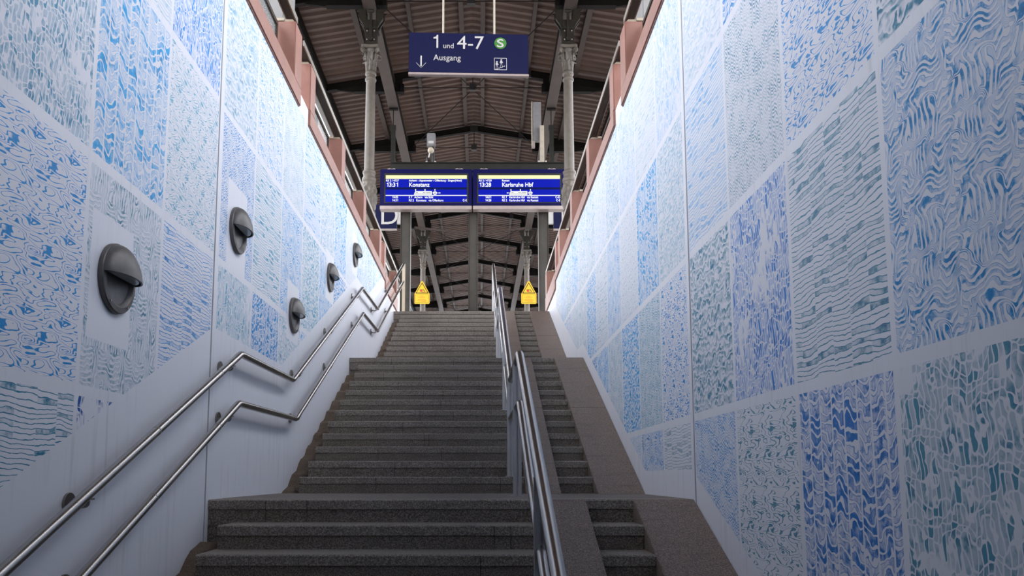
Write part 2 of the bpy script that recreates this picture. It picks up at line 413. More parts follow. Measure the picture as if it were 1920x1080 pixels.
def painted_wall(name, X, sgn, BOT, PT, patches, yend):
    """sgn: +1 the stair side is +x of the wall (left wall)"""
    rnd = random.Random(5 if sgn > 0 else 9)
    ys = {-3., yend}
    for c in COLS:
        g_ = .055 if abs(c-5.15) < .01 else .017
        ys |= {c-g_, c+g_}
    for pl in (BOT, FOOT): ys |= {p[0] for p in pl}
    for p in patches: ys |= {p[0], p[1]}
    ys |= {14.3}
    ys = sorted(y for y in ys if -3 <= y <= yend)
    vs, fs, mi, seed, ink, gain = [], [], [], [], [], []
    def face(poly, m, sd=0., ik=(0,0,0), gn=0.):
        if len(poly) < 3: return
        ar = abs(sum(poly[i][0]*poly[(i+1)%len(poly)][1]-poly[(i+1)%len(poly)][0]*poly[i][1] for i in range(len(poly))))
        if ar < 1e-6: return
        b = len(vs); vs.extend((X,p[0],p[1]) for p in poly); f = tuple(range(b, b+len(poly)))
        fs.append(f if sgn > 0 else f[::-1]); mi.append(m); seed.append(sd); ink.append(ik); gain.append(gn)
    for a, b in zip(ys, ys[1:]):
        if b-a < 1e-6: continue
        mid = (a+b)/2; fa, fb = interp(FOOT,a+1e-7), interp(FOOT,b-1e-7); ba, bb = interp(BOT,a+1e-7), interp(BOT,b-1e-7)
        top = WT if mid < 14.3 else 3.685
        ba = min(ba,top); bb = min(bb,top)
        face([(a,fa),(b,fb),(b,bb),(a,ba)], 0)
        ci = None
        for i in range(len(COLS)-1):
            g0 = .055 if abs(COLS[i]-5.15) < .01 else .017; g1 = .055 if abs(COLS[i+1]-5.15) < .01 else .017
            if COLS[i]+g0 < mid < COLS[i+1]-g1: ci = i
        def above(poly): return clip(poly, lambda p: p[1]-(ba+(bb-ba)*(p[0]-a)/(b-a)))
        zs = [-3.]
        for r in ROWS: zs += [r-.026, r+.026]
        for p in patches:
            if p[0] < mid < p[1]: zs += [p[2], p[3]]
        zs = sorted(z for z in zs if z < top)+[top]
        if ci is None or mid > 14.2: face(above([(a,-3.),(b,-3.),(b,top),(a,top)]), 0); continue
        for z0, z1 in zip(zs, zs[1:]):
            zm = (z0+z1)/2; ri = None
            for i in range(len(ROWS)-1):
                if ROWS[i]+.025 < zm < ROWS[i+1]-.025: ri = i
            inp = any(p[0] < mid < p[1] and p[2] < zm < p[3] for p in patches)
            poly = above([(a,z0),(b,z0),(b,z1),(a,z1)])
            if ri is None or inp: face(poly, 0); continue
            rr = random.Random(ci*17+ri*5+(3 if sgn > 0 else 0))
            k, ik, gn = PT.get((ci,ri), (rr.choice(KN), rr.choice([B1,B2,TE,TL]), rr.uniform(.5,.9)))
            face(poly, 1+KN.index(k), (ci*1.37+ri*2.11+(.5 if sgn > 0 else 0)) % 7, ik, gn*(1.35 if ci > 8 else 1.))
    me = bpy.data.meshes.new(name)
    # solid body behind the face
    th = .22; X2 = X-sgn*th
    n0 = len(fs)
    prof = [(-3.,-2.3),(yend,-2.3),(yend,3.685),(14.3,3.685),(14.3,WT),(-3.,WT)]
    b0 = len(vs); vs.extend((X2,p[0],p[1]) for p in prof); b1 = len(vs); vs.extend((X,p[0],p[1]) for p in prof)
    fs.append(tuple(range(b0,b0+6)))
    for i in range(6):
        j = (i+1)%6; fs.append((b0+i,b0+j,b1+j,b1+i))
    ne = len(fs)-n0; mi += [0]*ne; seed += [0.]*ne; ink += [(0,0,0)]*ne; gain += [0.]*ne
    me.from_pydata(vs, [], fs)
    me.materials.append(M['white'])
    for k in KN: me.materials.append(M[k])
    me.polygons.foreach_set('material_index', mi)
    a1 = me.attributes.new('seed','FLOAT','FACE'); a1.data.foreach_set('value', seed)
    a2 = me.attributes.new('gain','FLOAT','FACE'); a2.data.foreach_set('value', gain)
    a3 = me.attributes.new('ink','FLOAT_COLOR','FACE'); a3.data.foreach_set('color', [q for c in ink for q in (*c,1)])
    o = bpy.data.objects.new(name, me); C.objects.link(o); o['kind'] = 'structure'
    return o
painted_wall('wall_left', XL, 1, BOT_L, PL, PATCH_L, 16.35)
painted_wall('wall_right', XR, -1, BOT_R, PR, [], 16.35)
for i, (X, sg) in enumerate(((XL,1),(XR,-1))):
    m = MB(); m.box(min(X,X+sg*.006),max(X,X+sg*.006), 5.118,5.172, -.35,WT)
    m.box(min(X,X+sg*.001),max(X,X+sg*.001), 5.112,5.1165, -.35,WT, 1)
    m.build('trim_%d'%(i+1), [M['white'], M['boxgrey']], kind='structure')

# ------------------------------------------------------------------ floors, landings
def floor(x0,x1,y0,y1,z0,z1,mat,name='floor'):
    return MB().box(x0,x1,y0,y1,z0,z1).build(name, mat, kind='structure')
floor(XL,XR,-6,YF,-2.0,-1.8,M['landing'])
NS = .36      # granite step block seen at the nosing
def landing(y0,y1,z):
    m = MB(); m.box(XL,XR,y0+.30,y1+.02,z-.3,z)
    o = m.build('floor', M['landing'], kind='structure')
floor(WX0,WX1,YF-.1,16.6,-2.4,-2.3,M['platform'])  # hidden slab added under the stairs to stop sky light leaking up
MB().box(WX0,WX1,16.05,16.35,-2.3,3.19).build('wall_light_seal', M['white'], kind='structure')  # hidden end wall added to seal the stairwell against stray light
landing(Y1,Y2,0.); landing(Y2T,Y3,1.8)

floor(-6.2,WX0,-8,70,3.2,ZP,M['platform']); floor(WX1,5.8,-8,70,3.2,ZP,M['platform']); floor(WX0,WX1,Y3T+.31,70,3.2,ZP,M['platform'])
floor(-60,-6.2,-20,110,2.3,2.6,M['ballast']); floor(5.8,60,-20,110,2.3,2.6,M['ballast'])
MB().box(WX0,WX1,-8,1.6,2.7,WT+.1).build('ceiling', M['white'], kind='structure')
MB().box(-6.2,5.8,-9.3,-9.05,ZP,11.3).build('wall_back_unseen', M['white'], kind='structure')  # unseen wall added behind the camera; keeps sky light off the post fronts
MB().box(XL,XR,-6.2,-6,-2,2.7).build('wall_back_unseen', M['white'], kind='structure')
for X0,X1 in ((WX0,XL),(XR,WX1)): MB().box(X0,X1,-6.2,-3.001,-2,WT).build('wall_left' if X0 < 0 else 'wall_right', M['white'], kind='structure')

# ------------------------------------------------------------------ stairs
XM0, XM1 = -1.655, .40        # main steps
XS0, XS1 = .40, .70           # stone strip under the middle handrail
XG0, XG1 = .70, 1.02          # narrow side steps
rnd = random.Random(3)
def step_mesh(x0, x1, y, z, zb, depth, top=False):
    """nosing slab + riser block; y front of the slab, z tread height"""
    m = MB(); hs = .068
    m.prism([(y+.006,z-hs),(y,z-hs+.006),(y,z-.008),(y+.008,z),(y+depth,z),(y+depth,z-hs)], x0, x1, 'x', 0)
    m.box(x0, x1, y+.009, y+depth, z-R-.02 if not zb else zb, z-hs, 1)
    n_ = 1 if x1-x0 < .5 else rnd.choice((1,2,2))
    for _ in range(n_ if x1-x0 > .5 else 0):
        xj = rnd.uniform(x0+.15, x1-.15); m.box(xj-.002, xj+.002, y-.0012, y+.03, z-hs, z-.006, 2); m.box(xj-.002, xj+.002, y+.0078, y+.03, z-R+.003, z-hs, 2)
    return m
def flight(yf, zf, n, which, first=0):
    """yf: y of the first nosing; zf: floor height below; n risers"""
    root = empty('stair_flight', (-.6, yf, zf))
    tag(root, 'wide flight of worn grey granite steps %s' % which, 'stairs', 'wide granite stair flights')
    for k in range(n):
        y = yf+k*T; z = zf+(k+1)*R; top = k == n-1
        x0 = XM0+rnd.uniform(-.008,.008)
        if top: x0 = XL+.002
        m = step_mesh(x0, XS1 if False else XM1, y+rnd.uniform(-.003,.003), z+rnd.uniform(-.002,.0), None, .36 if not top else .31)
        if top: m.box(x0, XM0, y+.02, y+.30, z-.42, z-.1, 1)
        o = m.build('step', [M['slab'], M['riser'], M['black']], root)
    r2 = empty('side_stair_flight', (.86, yf, zf))
    tag(r2, 'narrow flight of granite steps between stone ramps %s' % which, 'stairs', 'narrow side stair flights')
    for k in range(n):
        y = yf+k*T; z = zf+(k+1)*R; top = k == n-1
        m = step_mesh(XG0+.001, XG1-.001, y+rnd.uniform(-.003,.003), z+rnd.uniform(-.002,.0), None, .36 if not top else .31)
        m.build('step', [M['slab'], M['riser'], M['black']], r2)
    # sloping stone strips, flush with the nosings
    yb = yf-T; yt = yf+(n-1)*T; zt = zf+n*R
    def ramp(x0,x1,label,nm):
        m = MB(); j = yb+(yt-yb)*.52; dz = R/T
        for (a,b) in ((yb,j-.003),(j+.003,yt)):
            za = zf+(a-yb)*dz; zb = zf+(b-yb)*dz
            pts = [(a,za-.25),(b,zb-.25),(b,zb),(a,za)]
            if b == yt: pts = [(a,za-.25),(b+.31,zb-.25),(b+.31,zb),(b,zb),(a,za)]
            if a == yb: pts[0] = (a+.02, za-.2)
            m.prism(pts, x0, x1, 'x')
        return tag(m.build(nm, M['ramp'], bevel=.004), label, 'stone ramp', nm.replace('_',' ')+'s')
    ramp(XS0+.001,XS1,'narrow sloping brown stone strip beside the middle handrail %s' % which, 'stone_ramp_strip')
    ramp(XG1,XR-.002,'wide smooth brown stone ramp along the right wall %s' % which, 'wide_stone_ramp')
    # stained gutter on the left
    a = yf+.115; b = yf+(n-1)*T-.10; m = MB(); pts = []
    for k in range(41):
        t = k/40; yy = a+(b-a)*t
        pts.append((yy, zf+(yy-a)*R/T+.02*math.sin(yy*2*PI/T)+.003*math.sin(yy*37)))
    m.prism([(a-.1,zf-.02)]+pts+[(b,zf+(b-a)*R/T-.4),(a,zf-.4)], XL+.002, XM0+.01, 'x')
    m.build('gutter', M['gutter'], root)['label'] = 'rust-stained sloping concrete gutter beside the left wall'
flight(YF, -1.8, 12, 'in the foreground')
flight(Y2, 0., 12, 'in the middle')
flight(Y3, 1.8, 12, 'at the top')

# ------------------------------------------------------------------ handrails
def rail_pts(x, low):
    if not low: p = [(1.0,-1.045),(5.48,1.035),(7.02,1.04),(10.98,2.90),(12.66,2.96),(16.82,4.91)]
    else: p = [(1.0,-1.40),(5.47,.675),(7.17,.69),(11.10,2.55),(12.70,2.59),(16.85,4.52)]
    return [(x,a,b) for a,b in p]
def prof_z(low, y): return interp([(p[1],p[2]) for p in rail_pts(0,low)], y)
hr = empty('wall_handrail', (XL, 5.4, 0))
tag(hr, 'double stainless tube handrail bracketed along the left wall', 'handrail')
RXL = -1.742
for low in (0,1):
    r_ = MB().tube(rail_pts(RXL,low), .0255, 16, .035).build('rail', M['steel'], hr, smooth=True)
    for yj in (5.05, 2.5, 4.1): 
        m = MB()
        z = prof_z(low,yj); d = Vector((0,1,R/T)).normalized(); c = Vector((RXL,yj,z))
        m.tube([c-d*.004, c+d*.004], .0262, 16)
        m.build('joint_ring', M['bracket'], hr, smooth=True)
    for yb in (1.6,3.42,5.30,7.30,8.80,10.62,12.50,14.30):
        z = prof_z(low,yb); m = MB()
        m.tube([(XL+.001,yb,z-.045),(XL+.012,yb,z-.045)], .048, 18)
        m.tube([(XL+.01,yb,z-.045),(XL+.045,yb,z-.06),(RXL,yb,z-.055),(RXL,yb,z-.022)], .009, 8, .015)
        m.box(RXL-.014,RXL+.014,yb-.03,yb+.03,z-.030,z-.022)
        m.tube([(XL+.012,yb-.02,z-.07),(XL+.024,yb-.02,z-.07)], .010, 8)
        m.build('bracket', M['bracket'], hr, smooth=True)
m = MB(); m.box(RXL-.035,RXL+.035,16.84,16.86,ZP,4.93)
m.build('end_plate', M['cream'], hr, bevel=.004)
MX = .28
hm = empty('middle_handrail', (MX, 5.9, 0))
tag(hm, 'double stainless tube handrail on flat posts dividing the stairs', 'handrail')
for low in (0,1):
    p = rail_pts(MX,low)
    MB().tube(p, .031 if not low else .026, 18, .035).build('rail', M['steel'], hm, smooth=True)
def tread(y):
    for yf, zf in ((YF,-1.8),(Y2,0.),(Y3,1.8)):
        if y < yf: return zf
        if y < yf+11*T: return zf+R*(math.floor((y-yf)/T)+1)
    return ZP
for yp in (1.9,3.62,5.9,7.22,8.70,10.62,12.35,14.05,15.80,16.78):
    m = MB(); z0 = tread(yp); z1 = prof_z(0,yp)-.02
    for s in (-1,1): m.box(MX+s*.019-.0135, MX+s*.019+.0135, yp-.03, yp+.03, z0, z1-.0)
    m.box(MX-.005,MX+.005,yp-.02,yp+.02,z0,z1)
    m.box(MX-.05,MX+.05,yp-.05,yp+.05,z0,z0+.008)
    m.build('post', M['post_steel'], hm, bevel=.003)

# ------------------------------------------------------------------ wall lamps
def wall_lamp():
    root = empty('wall_lamp', (XL,0,0)); r = .175; X = XL
    Mx = Matrix.Rotation(PI/2, 4, 'Y')
    m = MB(); m.lathe([(r-.002,0),(r,.002),(r,.022),(r-.004,.027),(r-.030,.030),(r-.034,.027),(r-.050,.010),(.02,.008)], (X,0,0), 48, 0, Mx)
    m.build('back_plate', M['lamp'], root, smooth=True)
    # hood: upper half of a flattened dome reaching out of the wall
    m = MB(); nu, nv = 24, 10; vs = []; D = .085
    def pt(i, j, rr, dd):
        a = PI*i/nu; t = PI/2*j/nv
        return (X+.03+dd*math.sin(t)**.9, -math.cos(a)*rr*math.cos(t)**.75 if j < nv else 0., math.sin(a)*rr*math.cos(t)**.75 if j < nv else 0.)
    # profile: outline in the disc plane sweeping to a rounded front edge at z = 0
    def q(i, j, o):
        a = PI*i/nu; t = j/nv                    # t: 0 at the plate's rim, 1 at the lip of the hood
        rr = (r-.012-o)
        y = -math.cos(a)*rr; z = math.sin(a)*rr
        # the dome height over the plate for a point of the half disc
        return y, z
    def dome(y, z, rr, dd):
        k = (y/rr)**2; h = max(0., 1-k); zz = z/(rr*math.sqrt(h)) if h > 1e-6 else 1
        return dd*math.sqrt(max(0.,h))*math.sqrt(max(0., 1-min(1,zz)**1.6)) 
    for o_, flip in ((0.,False),(.010,True)):
        rr = r-.006-o_; dd = D-o_; vs = []; fs = []
        for i in range(nu+1):
            y = -rr*math.cos(PI*i/nu)
            for j in range(nv+1):
                z = rr*math.sin(PI*i/nu)*math.sin(PI/2*j/nv)
                vs.append((X+.028+dome(y,z,rr,dd), y, z+(0 if j else -.0)))
        for i in range(nu):
            for j in range(nv):
                f = (i*(nv+1)+j, (i+1)*(nv+1)+j, (i+1)*(nv+1)+j+1, i*(nv+1)+j+1)
                fs.append(f[::-1] if flip else f)
        m.add(vs, fs)
    n1 = (nu+1)*(nv+1)
    rim = [((i*(nv+1)), (i+1)*(nv+1), n1+(i+1)*(nv+1), n1+i*(nv+1)) for i in range(nu)]
    m.f += rim; m.mi += [0]*len(rim)
    m.build('hood', M['lamp'], root, smooth=True)
    m = MB(); gp = []
    for i in range(25):
        y = -(r-.03)*math.cos(PI*i/24); gp.append((X+.028+ (D-.018)*math.sqrt(max(0,1-(y/(r-.03))**2)), y))
    m.prism([(p[0],p[1]) for p in gp], .004, .012, 'z')
    m.build('lens', M['lamp_glass'], root)
    for a in (.35, 2.8, 4.1, 5.3):
        m = MB()
        m.tube([(X+.03,(r-.018)*math.cos(a),(r-.018)*math.sin(a)),(X+.034,(r-.018)*math.cos(a),(r-.018)*math.sin(a))], .005, 8)
        m.build('screw', M['bracket'], root)
    return root
proto = wall_lamp()
LL = [(3.74,1.135,'lowest and largest, nearest the camera'),(5.57,1.985,'second from the camera, just past the wall joint'),
      (7.33,1.715,'third from the camera, lowest beyond the wall joint'),(9.05,2.55,'fourth from the camera'),
      (10.81,3.35,'highest and farthest from the camera')]
for i, (y, z, wh) in enumerate(LL):
    o = proto if i == 0 else copy_tree(proto)
    o.location = (XL, y, z)
    tag(o, 'round grey hooded wall lamp '+wh, 'wall lamp', 'hooded lamps on the left wall')

# ------------------------------------------------------------------ parapet: coping beams, posts, rails, panes
def side_word(s): return 'left' if s > 0 else 'right'
POSTS = [(1.62,.27),(3.40,.27),(5.2,.27),(7.06,.27),(7.74,.24),(9.57,.27),(11.43,.28),(13.30,.28),(13.98,.25),(16.07,.28)]
PW = ['','','out of frame','nearest in view, first of a close pair','second of the near pair','third in view up the stairs','fourth in view up the stairs','first of the far pair','second of the far pair','farthest, at the head of the stairs']
for X, sg in ((XL,1),(XR,-1)):
    sw = side_word(sg)
    def bx(m, a, b, y0,y1,z0,z1, mi=0):   # a, b measured outward from the wall face (positive = away from stairs)
        p, q = X-sg*a, X-sg*b; return m.box(min(p,q),max(p,q),y0,y1,z0,z1,mi)
    for (y0,y1,wh) in ((-2.,7.33,'near the camera'),(7.74,14.23,'along the middle of the stairwell'),(13.9+.335,16.40,'at the head of the stairs')):
        zb = WT-.005 if y0 < 5 else WT-.005
        if y0 > 14: zb = 3.70
        m = MB(); bx(m, -.022, .25, y0, y1, zb, 4.03); 
        o = m.build('parapet_beam', M['sandred'], bevel=.012)
        tag(o, 'salmon-red parapet beam capping the %s wall %s' % (sw, wh), 'parapet beam', 'parapet beams')
    m = MB(); bx(m, 0.0, .22, 7.331, 7.739, WT, 4.02); m.build('trim_%d'%(3 if sg > 0 else 4), M['white'], kind='structure')
    for (y0, wd), pw in zip(POSTS, PW):
        if y0 < 4: continue
        zt = 4.60 if y0 < 7.2 else 4.545
        root = empty('parapet_post', (X-sg*.12, y0+wd/2, 4.03))
        tag(root, 'salmon-red boxy post of the %s parapet, %s' % (sw, pw), 'post', 'parapet posts')
        m = MB(); bx(m, -.018, .27, y0, y0+wd, 4.025, zt); m.build('casing', M['sandred'], root, bevel=.008)
        m = MB(); p0, p1 = X+sg*.0, X-sg*.11
        m.prism([(p0,zt+.001),(p1,zt+.001),(p1-sg*-.02,zt+.024),(p0-sg*.02,zt+.024)], y0+.01, y0+.02, 'y')
        m.build('gusset', M['cream'], root)
        m = MB(); bx(m, .10, .27, y0-.005, y0+.02, zt+.002, zt+.03); m.build('cap_bar', M['cream'], root)
    # top rail: a hollow channel with bright lips
    for (y0,y1,zt,wh) in ((-1.5,7.18,4.65,'beside the nearest posts'),(7.46,16.4,4.585,'running on to the head of the stairs')):
        root = empty('parapet_rail', (X-sg*.05, y0, zt))
        tag(root, 'slim metal rail topping the %s parapet %s' % (sw, wh), 'rail', 'parapet rails')
        m = MB(); bx(m, .005, .085, y0, y1, zt, zt+.05); m.build('channel', M['grey_post'], root)
        m = MB(); bx(m, -.006, .006, y0, y1, zt-.008, zt+.052); bx(m, .084, .094, y0, y1, zt-.012, zt+.04); m.build('lip', M['lip'], root)
    # panes in the bays
    for (a,wa),(b,wb) in zip(POSTS[2:], POSTS[3:]):
        if b-a < 1: continue
        ya, yb = a+wa+.04, b-.04
        root = empty('glass_screen', (X-sg*.16, (ya+yb)/2, 4.05))
        nmb = 'at the near post' if b < 8 else 'in the second bay' if b < 10 else 'in the third bay' if b < 12 else 'in the fourth bay' if b < 14 else 'in the last bay'
        tag(root, 'framed glass screen of the %s parapet %s' % (sw, nmb), 'glass screen', 'parapet glass screens')
        m = MB(); bx(m, .155,.165, ya+.03, yb-.03, 4.10, 4.54); m.build('glass', M['glass'], root)
        m = MB(); bx(m,.145,.175,ya,yb,4.06,4.10); bx(m,.145,.175,ya,yb,4.52,4.56); bx(m,.145,.175,ya,ya+.03,4.1,4.52); bx(m,.145,.175,yb-.03,yb,4.1,4.52)
        m.build('frame', M['purlin'], root)
        if sg > 0 and a > 7:  # opaque sheets give the left panes a white and a grey part
            ym = ya+(yb-ya)*.62
            m = MB(); bx(m,.167,.175,ym,yb-.03,4.10,4.52); m.build('white_sheet', M['panelwhite'], root)
            m = MB(); bx(m,.167,.175,ya+.03,ym,4.10,4.52); m.build('grey_sheet', M['panelgrey'], root)
        if a < 6:
            m = MB(); bx(m,.167,.175,ya+.03,yb-.03,4.10,4.52); m.build('grey_sheet', M['panelgrey'], root)
    m = MB(); p, q = X-sg*.42, X-sg*1.0; m.box(min(p,q),max(p,q), 8.2,8.7, ZP,6.2)
    tag(m.build('equipment_cabinet', M['panelgrey'], bevel=.01), 'tall grey cabinet behind the near end of the %s parapet' % sw, 'cabinet')

# ------------------------------------------------------------------ canopy roof
SL = .167; ZR = 11.10     # underside of sheet at the ridge
HW = 3.98
zroof = lambda x: ZR-SL*abs(x-RX)
m = MB(); per = .245; dp = .05; prof = []
y = -9.0
while y < 62:
    prof += [(y,0),(y+.085,0),(y+.12,dp),(y+.21,dp)]; y += per
vs = []; fs = []
for side in (-1,1):
    b = len(m.v); xs = (RX, RX+side*HW)
    vs = [(x, yy, zroof(x)+zz+(.0)) for (yy,zz) in prof for x in xs]
    vs += [(x, yy, zroof(x)+zz+.012) for (yy,zz) in prof for x in xs]
    n = len(prof); fs = [(2*i,2*i+1,2*i+3,2*i+2) for i in range(n-1)]+[(2*n+2*i,2*n+2*i+2,2*n+2*i+3,2*n+2*i+1) for i in range(n-1)]
    m.add(vs, fs)
m.build('ceiling', M['deck'], kind='structure', fix=False)
for side, sw in ((-1,'left'),(1,'right')):
    xe = RX+side*3.82; m = MB(); m.box(min(xe,xe+side*.12),max(xe,xe+side*.12),-9,62,10.12,10.42)
    tag(m.build('eaves_beam', M['iron']), 'dark eaves beam along the %s edge of the canopy' % sw, 'beam', 'eaves beams')
    xe = RX+side*4.06; m = MB(); m.box(min(xe,xe+side*.20),max(xe,xe+side*.20),-9,62,10.16,10.40)
    tag(m.build('roof_gutter', M['panelgrey']), 'grey gutter outside the %s eaves of the canopy' % sw, 'gutter', 'canopy gutters')
    for off, wd, hh, nm, lab in ((.255,.11,.10,'ridge','ridge'),(1.45,.09,.10,'middle','middle'),(2.66,.13,.12,'outer','outer')):
        x = RX+side*off; zt = zroof(x)-.004; m = MB()
        m.box(x-wd/2,x+wd/2,-9,62,zt-.012,zt); m.box(x-.006,x+.006,-9,62,zt-hh,zt); m.box(x-wd/2,x+wd/2,-9,62,zt-hh-.012,zt-hh)
        tag(m.build('roof_purlin', M['purlin']), 'brown %s purlin under the roof sheet, %s of the ridge' % (lab, sw), 'purlin', 'canopy purlins')
    xb = RX+side*2.15-(.04 if side > 0 else 0)
    m = MB(); m.box(xb-.135,xb+.135,-9,62,10.05,10.075); m.box(xb-.02,xb+.02,-9,62,10.07,10.42,1); m.box(xb-.12,xb+.12,-9,62,10.40,10.43)
    m.box(xb-.115,xb-.10,-9,62,10.07,10.40,1); m.box(xb+.10,xb+.115,-9,62,10.07,10.40,1)
    tag(m.build('main_roof_beam', [M['beam'],M['iron']]), 'heavy longitudinal steel beam resting on the %s row of columns' % sw, 'beam', 'main canopy beams')
ORD = ['first','second','third','fourth','fifth','sixth','seventh','eighth','ninth','tenth','eleventh','twelfth','thirteenth','fourteenth','fifteenth','sixteenth','seventeenth','eighteenth']
def rafter(n):
    y = YR(n); root = empty('roof_rafter', (RX, y, 10.2))
    def prof(zoff0, zoff1):
        L = [(RX-3.82, 10.155), (RX, 10.79), (RX+3.82, 10.155)]
        return [(x, z+zoff1) for x,z in L]+[(x, z+zoff0) for x,z in L[::-1]]
    m = MB(); m.prism(prof(0,.014), y-.06, y+.06, 'y'); m.prism(prof(.17,.184), y-.06, y+.06, 'y'); m.prism(prof(.01,.18), y-.012, y+.012, 'y')
    m.build('rafter_beam', M['iron'], root)
    for s in (-1,1):
        m = MB(); X_ = lambda d: RX+s*d
        pts = [(X_(1.84),10.135),(X_(3.1),10.135),(X_(3.55),10.19),(X_(3.55),10.21),(X_(1.84),10.49)]
        m.prism(pts, y-.03, y+.03, 'y'); m.box(min(X_(1.84),X_(3.1)),max(X_(1.84),X_(3.1)),y-.07,y+.07,10.13,10.142)
        m.box(min(X_(1.80),X_(1.90)),max(X_(1.80),X_(1.90)),y-.08,y+.08,10.12,10.34)
        m.build('haunch', M['iron'], root)
        m = MB(); zz = 10.79-SL*1.45; m.box(X_(1.45)-.07,X_(1.45)+.07,y-.09,y-.05,zz-.03,zz+.16); m.build('bolted_plate', M['black'], root)
    m = MB(); m.box(RX-.12,RX+.12,y-.08,y-.055,10.74,10.96); m.build('ridge_plate', M['black'], root)
    return root
def tie(n):
    y = YR(n); root = empty('tie_rod', (RX, y, 10.27))
    MB().tube([(RX-1.84,y,10.27),(RX+1.84,y,10.27)], .012, 8).build('rod', M['iron'], root)
    MB().tube([(RX,y,10.27),(RX,y,10.76)], .010, 8).build('drop_rod', M['iron'], root)
    MB().box(RX-.085,RX+.085,y-.06,y+.06,10.19,10.36).build('joint_box', M['black'], root, bevel=.006)
    return root
r0 = rafter(0); t0 = tie(0)
NN = list(range(-6,13))
for n in NN:
    if n == 0: r, t = r0, t0
    else:
        r = copy_tree(r0); t = copy_tree(t0)
        r.location.y = YR(n); t.location.y = YR(n)
    if n >= 0: wh = '%s behind the near columns' % ORD[n-1] if n else 'directly over the near columns'
    else: wh = '%s before the near columns' % ORD[-n-1]
    tag(r, 'dark bent steel canopy rafter, '+wh, 'rafter', 'canopy rafters')
    tag(t, 'thin horizontal tie rod with a square joint box, '+wh, 'tie rod', 'canopy tie rods')
for n, wh in ((-4,'over the lower stairs'),(0,'over the head of the stairs'),(4,'in the far bays'),(6,'in the farthest bays')):
    root = empty('cross_bracing', (RX, YR(n+1), 10.25))
    tag(root, 'pair of thin crossed bracing rods under the roof '+wh, 'bracing', 'roof cross bracing')
    for s in (-1,1):
        MB().tube([(RX+s*1.9,YR(n)+.05,10.2),(RX-s*1.9,YR(n+2)-.05,10.26)], .011, 8).build('rod', M['iron'], root)

# ------------------------------------------------------------------ cast-iron columns
def leaf(m, cx, cy, a, r0, z0, h, w, out, nseg=6):
    """an acanthus leaf: a curved strip leaning out of the bell and curling over at its tip"""
    vs = []; fs = []
    for i in range(nseg+1):
        t = i/nseg; r = r0+out*(t**2.2); z = z0+h*(math.sin(t*PI*.62)/math.sin(PI*.62) if t < .9 else .93)
        ww = w*(math.sin(PI*(t*.8+.18)))*(1+.25*math.cos(t*20))
        for k, (u, dr) in enumerate(((-1,-.01),(-.5,.006),(0,.016),(.5,.006),(1,-.01))):
            aa = a+u*ww/max(r,.05)/2; vs.append((cx+(r+dr)*math.cos(aa), cy+(r+dr)*math.sin(aa), z))
    for i in range(nseg):
        for k in range(4): fs.append((i*5+k, i*5+k+1, (i+1)*5+k+1, (i+1)*5+k))
    m.add(vs, fs)
    vs2 = [(cx+(v[0]-cx)*.93, cy+(v[1]-cy)*.93, v[2]-.004) for v in vs]
    m.add(vs2, [f[::-1] for f in fs])
